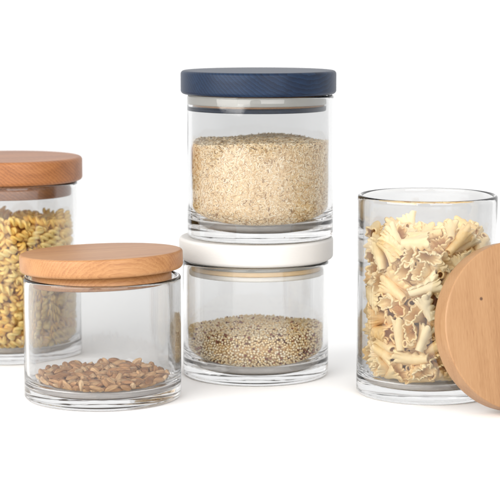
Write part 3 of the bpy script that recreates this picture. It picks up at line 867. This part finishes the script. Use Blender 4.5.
TWISTS = [
    -325, -293, 841, 89, -167, -24, 60, -263, -355, 332, 94, 24, -4, 175, -330, -289, 186, 156, 75, 12, 99, -318, -289, 98, 111, -115, -119, -19, -226, -378, 851, 50, -178, -65, 40,
    -316, -302, 945, 98, -116, 18, 129, -161, -351, 959, 44, -44, 123, 145, -127, -418, 186, 56, 110, -98, -123, -116, -422, 855, 110, 6, -164, -34, -345, -231, 688, 111, -136, -88, -39,
    -155, -407, 329, 41, -126, 114, -97, -372, -230, 917, 111, 107, 123, -33, -169, -404, 273, 71, -70, 155, -78, -244, -333, 78, 63, -10, 94, -165, -276, -305, 428, 110, 59, -40, -151,
    -44, -435, 933, 19, -143, 34, -134, -113, -422, 131, 90, -132, -66, 101, -62, -420, 79, 129, 16, -147, -39, -371, -233, 743, 8, 79, -149, -107, -31, -417, 373, 134, 39, 121, 77,
    -341, -225, 537, 166, 66, -46, 77, -275, -340, 521, 73, -38, 155, -97, 83, -428, 839, 146, -45, 127, -22, -102, -423, 800, 50, 114, 15, 156, 59, -433, 317, 37, -146, 20, -130,
    -389, -199, 483, 103, 164, 3, 51, -366, -190, 815, 50, -14, 193, 4, 61, -433, 129, 11, 152, 38, 123, 218, -380, 926, 105, 80, -150, 2, -307, -236, 318, 15, 122, 125, 96,
    248, 42, 932, 125, -153, 12, 31, -329, -188, 36, 86, -18, -140, -112, -344, -191, 587, 65, 5, 181, 56, -208, -321, 204, 0, 52, 119, -152, -390, -197, 177, 6, -88, 151, 97,
    -262, -301, 749, 52, -174, 56, -62, -107, -382, 386, 73, -152, 34, -103, -344, -174, 301, 151, 46, -96, 76, -265, -246, 417, 123, 43, -151, -16, -13, -409, 212, 13, 149, -63, 117,
    -272, -274, 343, 66, -170, -5, -82, -264, -279, 276, 121, -45, -118, 98, 141, -414, 375, 99, -127, 59, -104, -179, -384, 471, 169, 48, 2, 95, -275, -268, 136, 25, -12, -184, -74,
    -131, -350, 48, 150, 19, -121, 50, -328, -200, 426, 14, -125, -8, -155, 422, -113, 938, 86, 68, -136, 97, -214, -317, 455, 121, -134, 53, -67, -281, -199, 226, 79, -27, -108, 146,
    236, -304, 942, 73, -114, -6, -147, -403, -172, 228, 0, 39, -89, 175, 116, -421, 785, 53, -115, -92, 125, -174, -328, 898, 4, -157, -14, 123, 2, -390, 45, 84, -130, -72, 104,
    -282, -289, 595, 15, -16, 125, -155, -369, -147, 99, 111, -104, 113, 63, 54, -405, 888, 140, -52, 114, -69, -56, -434, 756, 74, -139, -86, 89, 43, -390, 270, 151, -101, 83, 6,
    267, 191, 918, 75, -66, -58, -163, -78, -379, 911, 100, -106, 71, -117, -310, -181, 632, 87, 72, -107, 125, 114, -390, 264, 58, 42, 107, 153, -113, -355, 261, 169, 19, 87, 60,
    182, -383, 87, 62, -112, -126, 88, 184, 128, 912, 128, 144, -48, 23, -284, -335, 693, 39, -185, 25, 61, -156, -277, 32, 142, 79, -113, 31, 205, -387, 254, 34, -116, -122, 103,
    -16, -375, 276, 60, -129, -77, -118, -276, -204, 499, 93, -87, 116, 101, -230, -279, 102, 70, -137, -123, -35, 78, -392, 197, 33, 162, -32, 107, 221, -378, 324, 108, 70, -153, 12,
    -68, -364, 437, 2, 134, 7, -148, -262, -249, 934, 143, -54, -125, -31, -141, -356, 825, 130, -45, 99, -106, -381, -125, 958, 106, -133, -22, 102, -79, -370, 770, 126, 20, -148, -43,
    -287, -168, 330, 162, 24, -96, 63, -361, -143, 536, 172, 73, -72, -1, -179, -274, 317, 47, -80, -110, 139, -249, -248, 767, 163, 59, 87, 49, -273, -200, 801, 171, 51, -69, -58,
    -157, -290, 147, 95, -135, -87, -73, -114, -318, 95, 143, -10, 139, -12, -229, -229, 213, 150, 84, -102, 11, -188, -301, 844, 83, 117, -103, -94, 348, 269, 876, 187, 56, 32, 25,
    195, -204, 897, 131, -8, 100, -113, 175, -349, 138, 113, 72, -56, 137, -173, -293, 742, 119, 144, 29, -66, -420, -125, 330, 122, 47, 86, -124, 276, -71, 913, 127, 56, 137, 46,
    -214, -261, 500, 116, -162, 5, 15, 388, 49, 884, 182, 46, 55, -41, 274, -161, 914, 125, 96, 89, 86, 411, 160, 864, 31, 69, 182, -35, -263, -215, 163, 103, 86, 132, 68,
    -181, -236, 932, 162, -31, -104, -43, -279, -135, 62, 16, 98, 143, 99, 240, -366, 876, 169, -45, 94, 21, 106, -152, 898, 61, -123, -145, 13, -164, -341, 298, 172, 14, 95, -32,
    75, -374, 335, 72, 106, 81, 130, -369, -113, 160, 95, -11, -128, -120, -281, -164, 740, 159, -77, 4, 93, 98, -213, 871, 52, -171, -86, -28, -50, -137, 912, 153, -91, 58, 70,
    -167, -281, 578, 130, 102, -101, 49, -86, -324, 808, 142, 94, 81, 67, -210, -138, 708, 81, -53, -156, -80, 82, -397, 421, 148, 108, -40, -70, -242, -219, 884, 43, -79, -136, 116,
    -117, -303, 192, 134, -140, 20, 45, 309, -309, 737, 26, 120, 81, -136, 201, -351, 210, 131, -22, 147, -25, -178, -287, 375, 57, -10, 136, -134, -95, -292, 744, 92, 172, -32, 33,
    -187, -157, 455, 0, 81, -77, 166, 73, -297, 387, 136, 74, -121, 36, -24, -389, 483, 146, -51, 106, 69, -86, -181, 202, 127, -146, 12, 47, 66, -340, 891, 90, 2, -177, 20,
    -162, -137, 360, 13, 143, 71, -119, -209, -154, 149, 80, -112, 44, -138, 110, 179, 894, 134, -139, -51, -15, -287, -104, 427, 96, -157, 69, -37, -11, -190, 938, 52, -80, -104, 142,
    -81, -306, 241, 101, -13, 161, -60, -423, -114, 256, 119, 46, 85, -128, 61, -375, 131, 19, 123, 36, 152, -110, -221, 873, 43, 21, 181, -69, -329, -126, 894, 2, 16, 137, 145,
    38, -340, 30, 136, -18, 139, -43, 284, -297, 792, 47, -117, -121, -97, -292, -98, 229, 111, -104, -118, 56, -303, -140, 193, 58, -39, -79, 170, 159, -312, 871, 83, -130, -33, -123,
    182, -338, 705, 160, 99, 65, 21, -209, -204, 591, 168, 13, 80, -73, -203, -179, 29, 139, -29, 139, -26, -104, -230, 508, 113, -46, -117, 107, 130, -420, 681, 65, 58, -180, 0,
    197, -329, 764, 112, -106, -122, -37, 57, -339, 87, 80, 116, -82, -115, -197, -191, 85, 137, 137, 47, -7, -13, -80, 883, 140, -9, 106, 96, -212, -96, 484, 52, -140, -33, 128,
    -364, -134, 823, 85, -82, 87, -136, 40, -318, 329, 107, -64, -127, 92, 158, 237, 945, 15, 136, 2, -146, -73, -212, 725, 78, -14, -149, -108, -322, -139, 706, 24, -92, -12, 176,
    -271, -136, 902, 136, -26, -59, -132, 341, 14, 873, 61, 71, -44, 171, -254, -211, 637, 21, -30, 164, 109, -33, -244, 400, 11, 129, 42, 147, 7, -347, 167, 99, 128, -56, -103,
    251, 50, 873, 136, 127, 12, 72, -14, -228, 197, 93, 63, 128, -104, -125, -180, 251, 148, -119, 52, -35, -359, -110, 587, 155, 52, -90, 72, 242, -313, 165, 18, 124, -29, -153,
    352, 74, 921, 118, 28, -130, 90, -78, -212, 441, 72, 121, 30, -138, 47, -238, 209, 67, 86, -97, 137, 17, -335, 777, 147, -107, -75, 38, -1, -143, 863, 169, -78, 64, -35,
    -245, -161, 393, 62, -154, -15, 111, -217, -265, 603, 54, -139, -133, 8, -63, -308, 424, 99, -108, 98, -94, -5, -275, 29, 18, 135, -42, -140, 12, -249, 84, 99, -72, -84, 134,
    -161, -180, 787, 1, 25, -100, 171, 319, -291, 101, 116, -1, 119, 111, -105, -302, 487, 144, 25, -117, 71, -215, -87, 543, 95, 123, -6, -126, 318, 208, 887, 128, 141, 17, 58,
    -30, -220, 777, 133, -43, -134, -50, -277, -51, 28, 121, -22, 140, 74, -248, 44, 29, 99, -130, 56, -101, -131, -69, 29, 137, -86, 112, 37, 176, -261, 30, 51, -98, 99, -134,
    -252, 258, 35, 51, 105, 104, -125, -366, 46, 36, 134, 146, -7, 22, -319, 140, 36, 44, 5, 148, -127, 164, -316, 41, 154, 49, 118, -5, -152, 356, 50, 151, -53, -109, 52,
    361, -186, 55, 115, 64, -121, 90, -409, -37, 58, 144, -136, -29, -12, -200, -23, 80, 70, -124, -81, -115, -36, -200, 85, 141, -56, 130, 2, -407, 128, 85, 129, -144, 51, -5,
    -314, 30, 86, 46, -4, 139, 136, -266, 196, 86, 46, -13, 134, 141, -271, -21, 88, 59, 91, 104, -132, -353, 95, 95, 99, 65, -126, 101, -350, 237, 96, 36, 88, 161, 72,
    -200, 90, 97, 99, -75, -64, 143, -433, -49, 112, 142, -131, -42, -29, -318, 289, 114, 116, 79, -3, -142, -198, 335, 114, 50, -31, -103, -161, -216, 213, 129, 1, -179, -52, -72,
    -321, -17, 142, 80, 84, 115, -115, -281, 246, 144, 149, -117, 52, -37, -376, 9, 146, 138, -87, -62, -98, 137, -229, 147, 96, -137, -79, -76, -290, 328, 147, 180, 36, -69, 37,
    -84, -259, 152, 76, 100, -92, 126, -359, 131, 152, 45, -99, 108, -128, -103, 375, 153, 58, -1, -121, 149, -52, -66, 160, 109, 7, 161, -46, 256, -199, 168, 83, -134, -65, 105,
    -183, 320, 169, 106, 165, -33, 20, -436, 39, 169, 30, -28, 160, 112, 357, -252, 186, 93, -49, 155, 70, -79, 399, 205, 132, -11, 141, -50, -367, 108, 206, 135, -9, -146, -15,
    -262, 314, 209, 106, -140, 92, 25, -213, 211, 211, 107, -123, 86, 78, -395, 22, 217, 17, 115, -120, 110, 231, -289, 228, 14, -145, 65, 120, -278, 193, 233, 44, -180, 10, 75,
    -191, 325, 234, 40, -73, 146, -109, -315, -9, 237, 112, 32, 88, -137, 367, -238, 240, 73, -13, -115, 145, -375, 233, 251, 87, 2, 16, 179, -178, -140, 252, 41, 119, 60, -143,
    -110, 423, 260, 13, 134, 48, 139, -392, -47, 265, 128, -126, -85, 24, -346, 168, 266, 48, 109, 95, -130, -401, 186, 272, 136, -15, -6, -145, -304, 315, 274, 78, 173, -36, -53,
    -387, 45, 283, 100, -107, 133, -32, -185, 272, 283, 156, 49, 114, -9, -225, 5, 291, 126, 99, -30, 116, -293, 81, 294, 124, 111, -74, 83, -126, 370, 302, 109, 105, 130, 2,
    -41, -281, 307, 84, -95, -97, 120, 254, -286, 308, 128, 123, 80, 44, -188, 138, 320, 57, 121, -54, -139, -381, 131, 320, 35, -88, -115, 134, 155, -282, 323, 45, 28, -152, -119,
    -301, -104, 325, 46, 126, 16, -147, -272, 266, 327, 140, -119, 72, -32, -323, -49, 329, 122, -112, 87, -71, -130, 32, 329, 44, -66, -96, -156, -350, 18, 339, 110, -118, 12, -118,
    160, -203, 348, 14, -69, 151, 110, -30, 435, 350, 46, 159, -68, -90, -295, 324, 351, 55, -37, -173, 76, -354, 90, 352, 115, 129, -48, -88, -170, -74, 359, 103, 30, 142, 91,
    -141, 356, 362, 64, -123, -67, 127, -37, -291, 364, 104, -56, -127, 100, -103, -170, 369, 137, -7, 121, 82, -121, 302, 376, 1, 174, 29, -94, -383, 151, 380, 113, 137, -14, -91,
    -404, -101, 383, 75, -152, 47, 95, -266, 242, 383, 96, -61, 162, -30, -244, 132, 385, 133, -106, -58, 88, -305, -41, 387, 128, -107, 107, 23, -168, 405, 394, 63, 93, 4, -165,
    199, -332, 397, 28, 126, -36, 149, -407, 15, 402, 61, 18, -109, -155, 303, -321, 410, 44, -159, 113, -8, -193, 326, 412, 100, -14, -158, 69, -225, 24, 414, 124, 103, 108, -48,
    -297, 322, 417, 96, -93, -16, -148, -124, -176, 423, 152, -82, 86, 54, -354, 128, 428, 31, 0, -157, 120, -123, 421, 429, 160, 62, -69, -76, -350, -33, 432, 41, -12, 166, 103,
    -429, -83, 438, 115, 119, -63, 93, -184, 71, 441, 96, -119, -105, -75, -408, 158, 443, 64, 71, 77, -158, 179, -344, 451, 127, -104, -109, 35, -202, 207, 463, 135, -107, 46, -90,
    -374, 68, 472, 104, -65, 108, 116, 91, -376, 476, 7, 56, -88, 170, -228, 110, 478, 29, -164, 1, 110, 176, -403, 480, 2, -171, -77, 70, -436, -26, 489, 22, -33, 144, 132,
    -274, 64, 495, 60, -98, 56, 154, -82, -375, 496, 57, 28, 130, 138, -255, 216, 498, 150, -104, 73, -38, -298, -8, 498, 34, -23, 93, -172, -207, 160, 507, 152, -16, -119, 51,
    -347, 273, 508, 116, 22, 7, -161, 41, -394, 514, 107, 156, -54, -37, -335, 214, 516, 61, -74, 36, -172, -151, -154, 517, 143, -1, 138, -22, -262, 352, 518, 115, 20, 92, 134,
    -374, 57, 530, 98, 101, -118, 79, -385, -85, 532, 1, -122, -122, -101, -437, 17, 541, 31, 23, -132, 145, -149, 414, 541, 189, 26, -59, -11, -235, 13, 541, 104, 97, -12, -140,
    -395, 196, 550, 185, -35, 33, 60, 7, -438, 558, 98, 38, -169, -20, -341, 4, 563, 39, 69, 136, 123, -56, -318, 569, 91, 83, -126, -94, -216, -35, 575, 127, -5, -119, 98,
    -258, 121, 577, 103, 164, 51, -4, -268, 349, 596, 9, 158, 93, -79, -72, -435, 599, 114, 46, 22, 156, -51, 434, 601, 80, 128, -72, -110, -436, -25, 601, 114, -121, -86, -71,
    182, -402, 602, 81, -43, 1, -178, -41, -380, 608, 140, 28, -132, -44, -409, 164, 609, 75, -1, 49, 179, 125, -386, 611, 22, 189, 37, -49, -337, 30, 614, 151, 120, -4, 52,
    -221, -383, 620, 7, 199, -15, 16, -349, 162, 620, 8, -184, 78, -2, -269, 6, 628, 58, -35, -157, -103, -236, 104, 629, 14, 78, -154, 101, -164, -379, 630, 66, 3, -69, -176,
    -390, -5, 633, 141, -135, -40, -15, -26, -224, 634, 112, 133, -94, 29, -118, -259, 636, 65, 28, -154, 107, -112, 389, 637, 48, -122, 109, -105, -25, -330, 643, 79, 129, 80, 103,
    -423, 121, 643, 39, 179, 74, -30, -231, 284, 656, 29, -114, -98, 129, -339, 89, 658, 145, 93, -18, -100, -343, 228, 659, 157, -40, -27, 114, -207, -177, 661, 87, -139, 93, 67,
    -428, -90, 664, 134, -142, -43, -12, -206, -21, 665, 140, -135, -32, 31, -333, 291, 666, 4, -162, -116, -16, 92, -328, 671, 81, -173, -57, -9, -27, -279, 673, 3, -155, 13, -126,
    -321, -75, 676, 80, -2, -158, 92, 52, -437, 676, 58, 119, -145, -37, -250, 214, 681, 134, 7, -137, 56, -345, -1, 683, 118, -63, 141, 47, -121, -393, 685, 36, -157, 26, -115,
    -143, -240, 689, 38, 43, -126, 144, -244, 363, 694, 126, -113, 37, -100, -436, 20, 701, 162, 109, -30, 35, 38, -344, 704, 88, -79, -40, -156, -254, 64, 713, 47, 35, 157, 109,
    -25, -382, 714, 75, 76, 134, -103, -222, 271, 721, 79, 104, 67, 135, -354, 115, 727, 93, -48, 163, -51, -187, 20, 729, 85, 37, 177, 7, -67, 433, 734, 88, 68, 53, 157,
    -243, 325, 739, 157, -14, -119, 32, -197, 168, 739, 82, -17, -120, 137, -291, -87, 741, 9, 152, -29, -127, -377, 65, 752, 60, -122, 53, -137, -318, 153, 756, 50, 80, -30, -173,
    -384, -5, 757, 44, 162, 10, 109, -148, 353, 765, 128, 70, 131, -40, -433, -72, 771, 11, -15, 74, 185, 383, -216, 772, 65, -172, 79, -6, -258, 256, 774, 26, 54, 167, -93,
    -316, 258, 778, 38, 82, -162, 75, -377, 218, 779, 125, -19, 66, 140, 110, -302, 781, 95, 110, 134, -28, -88, 429, 788, 7, -173, -51, 87, -277, 37, 796, 114, 111, -105, 61,
    -197, 301, 799, 155, -112, -27, -53, 61, -30, 803, 120, -39, 119, -99, -359, 35, 811, 120, -123, 60, 82, -241, 207, 816, 72, 46, -162, 81, 63, -325, 817, 40, -87, 127, -121,
    -127, -121, 822, 94, -70, -133, -93, -413, 144, 822, 164, -106, 42, 6, -205, -185, 823, 168, 107, 22, -4, -290, 242, 833, 67, 50, -165, 76, -243, 4, 833, 18, 85, 132, 123,
    -310, 80, 839, 94, 73, 104, -123, -252, 364, 839, 154, 15, -4, -127, 302, 111, 840, 99, 4, -22, 172, 218, -322, 844, 110, 91, -140, -5, 148, -246, 846, 44, 81, 139, 111,
    -103, 426, 848, 172, 4, 87, 52, -380, -62, 855, 76, -77, 144, -86, 185, -124, 856, 64, 93, 165, -8, -430, 80, 857, 90, 145, 76, -70, -376, 63, 867, 116, 109, -100, 68,
    201, -14, 871, 6, -123, 88, -131, 353, -260, 875, 96, 156, -78, -18, -275, 127, 876, 46, -60, -145, -115, -213, 197, 878, 122, -114, 9, 110, 58, 384, 878, 130, 62, -89, -107,
    -329, 230, 878, 112, 103, -91, 92, 272, -217, 881, 159, 54, 90, -61, 79, 322, 883, 79, -114, 1, -144, -100, 186, 883, 131, 134, -70, 10, -1, -298, 885, 14, -118, -62, -149,
    -8, 128, 888, 14, 79, -72, 168, 208, 266, 888, 60, 145, 39, -118, -193, 341, 889, 102, -153, 67, -40, 2, -219, 889, 130, 118, -26, -93, -237, -7, 891, 112, 61, -111, 107,
    194, 330, 894, 84, -20, -152, 97, -18, 273, 895, 47, 44, 149, -117, -178, -12, 897, 8, -150, 132, 1, -390, -94, 903, 153, -48, 82, 87, -169, 109, 915, 77, 129, 11, 131,
    35, 267, 915, 87, 123, -99, 86, -286, 16, 922, 166, -28, 105, 26, -348, 74, 923, 115, 141, 4, -83, 152, 409, 925, 72, -155, -58, 86, -301, 250, 927, 101, -115, -91, -91,
    -173, 388, 927, 12, 124, 106, 115, -373, 229, 929, 20, 42, 93, 171, 145, 307, 942, 103, -117, 43, -118, -440, -12, 946, 28, -114, 157, 39, -438, 42, 966, 36, -158, -113, -33,
]

heap(KERNELS, 202, kernel_mesh, 9, M['kernel'], (OX, OY, .0056), .4, .0478, 'roasted_grain',
     'brown creased kernel in the shallow heap inside the low front jar', 'grain', 'brown kernels in the low front jar',
     'buried_grains', 'brown kernels mostly hidden underneath the heap in the low front jar')
heap(TRUMPETS, 112, trumpet_mesh, 10, M['trumpet'], (RX, RY, .0069), 0.0, .0423, 'ruffled_pasta',
     'pale ruffled trumpet-shaped pasta piece in the tall open jar', 'pasta', 'ruffled pasta pieces in the open jar',
     'buried_ruffled_pasta', 'pale ruffled pasta mostly hidden behind other pieces in the open jar')
heap(TWISTS, 181, twist_mesh, 7, M['twist'], (LX, LY, .0061), 1.1, .0472, 'twisted_pasta',
     'yellow twisted pasta piece in the tall jar at the left edge', 'pasta', 'twisted pasta pieces in the left jar',
     'buried_twisted_pasta', 'yellow twisted pasta mostly hidden behind other pieces in the left jar')
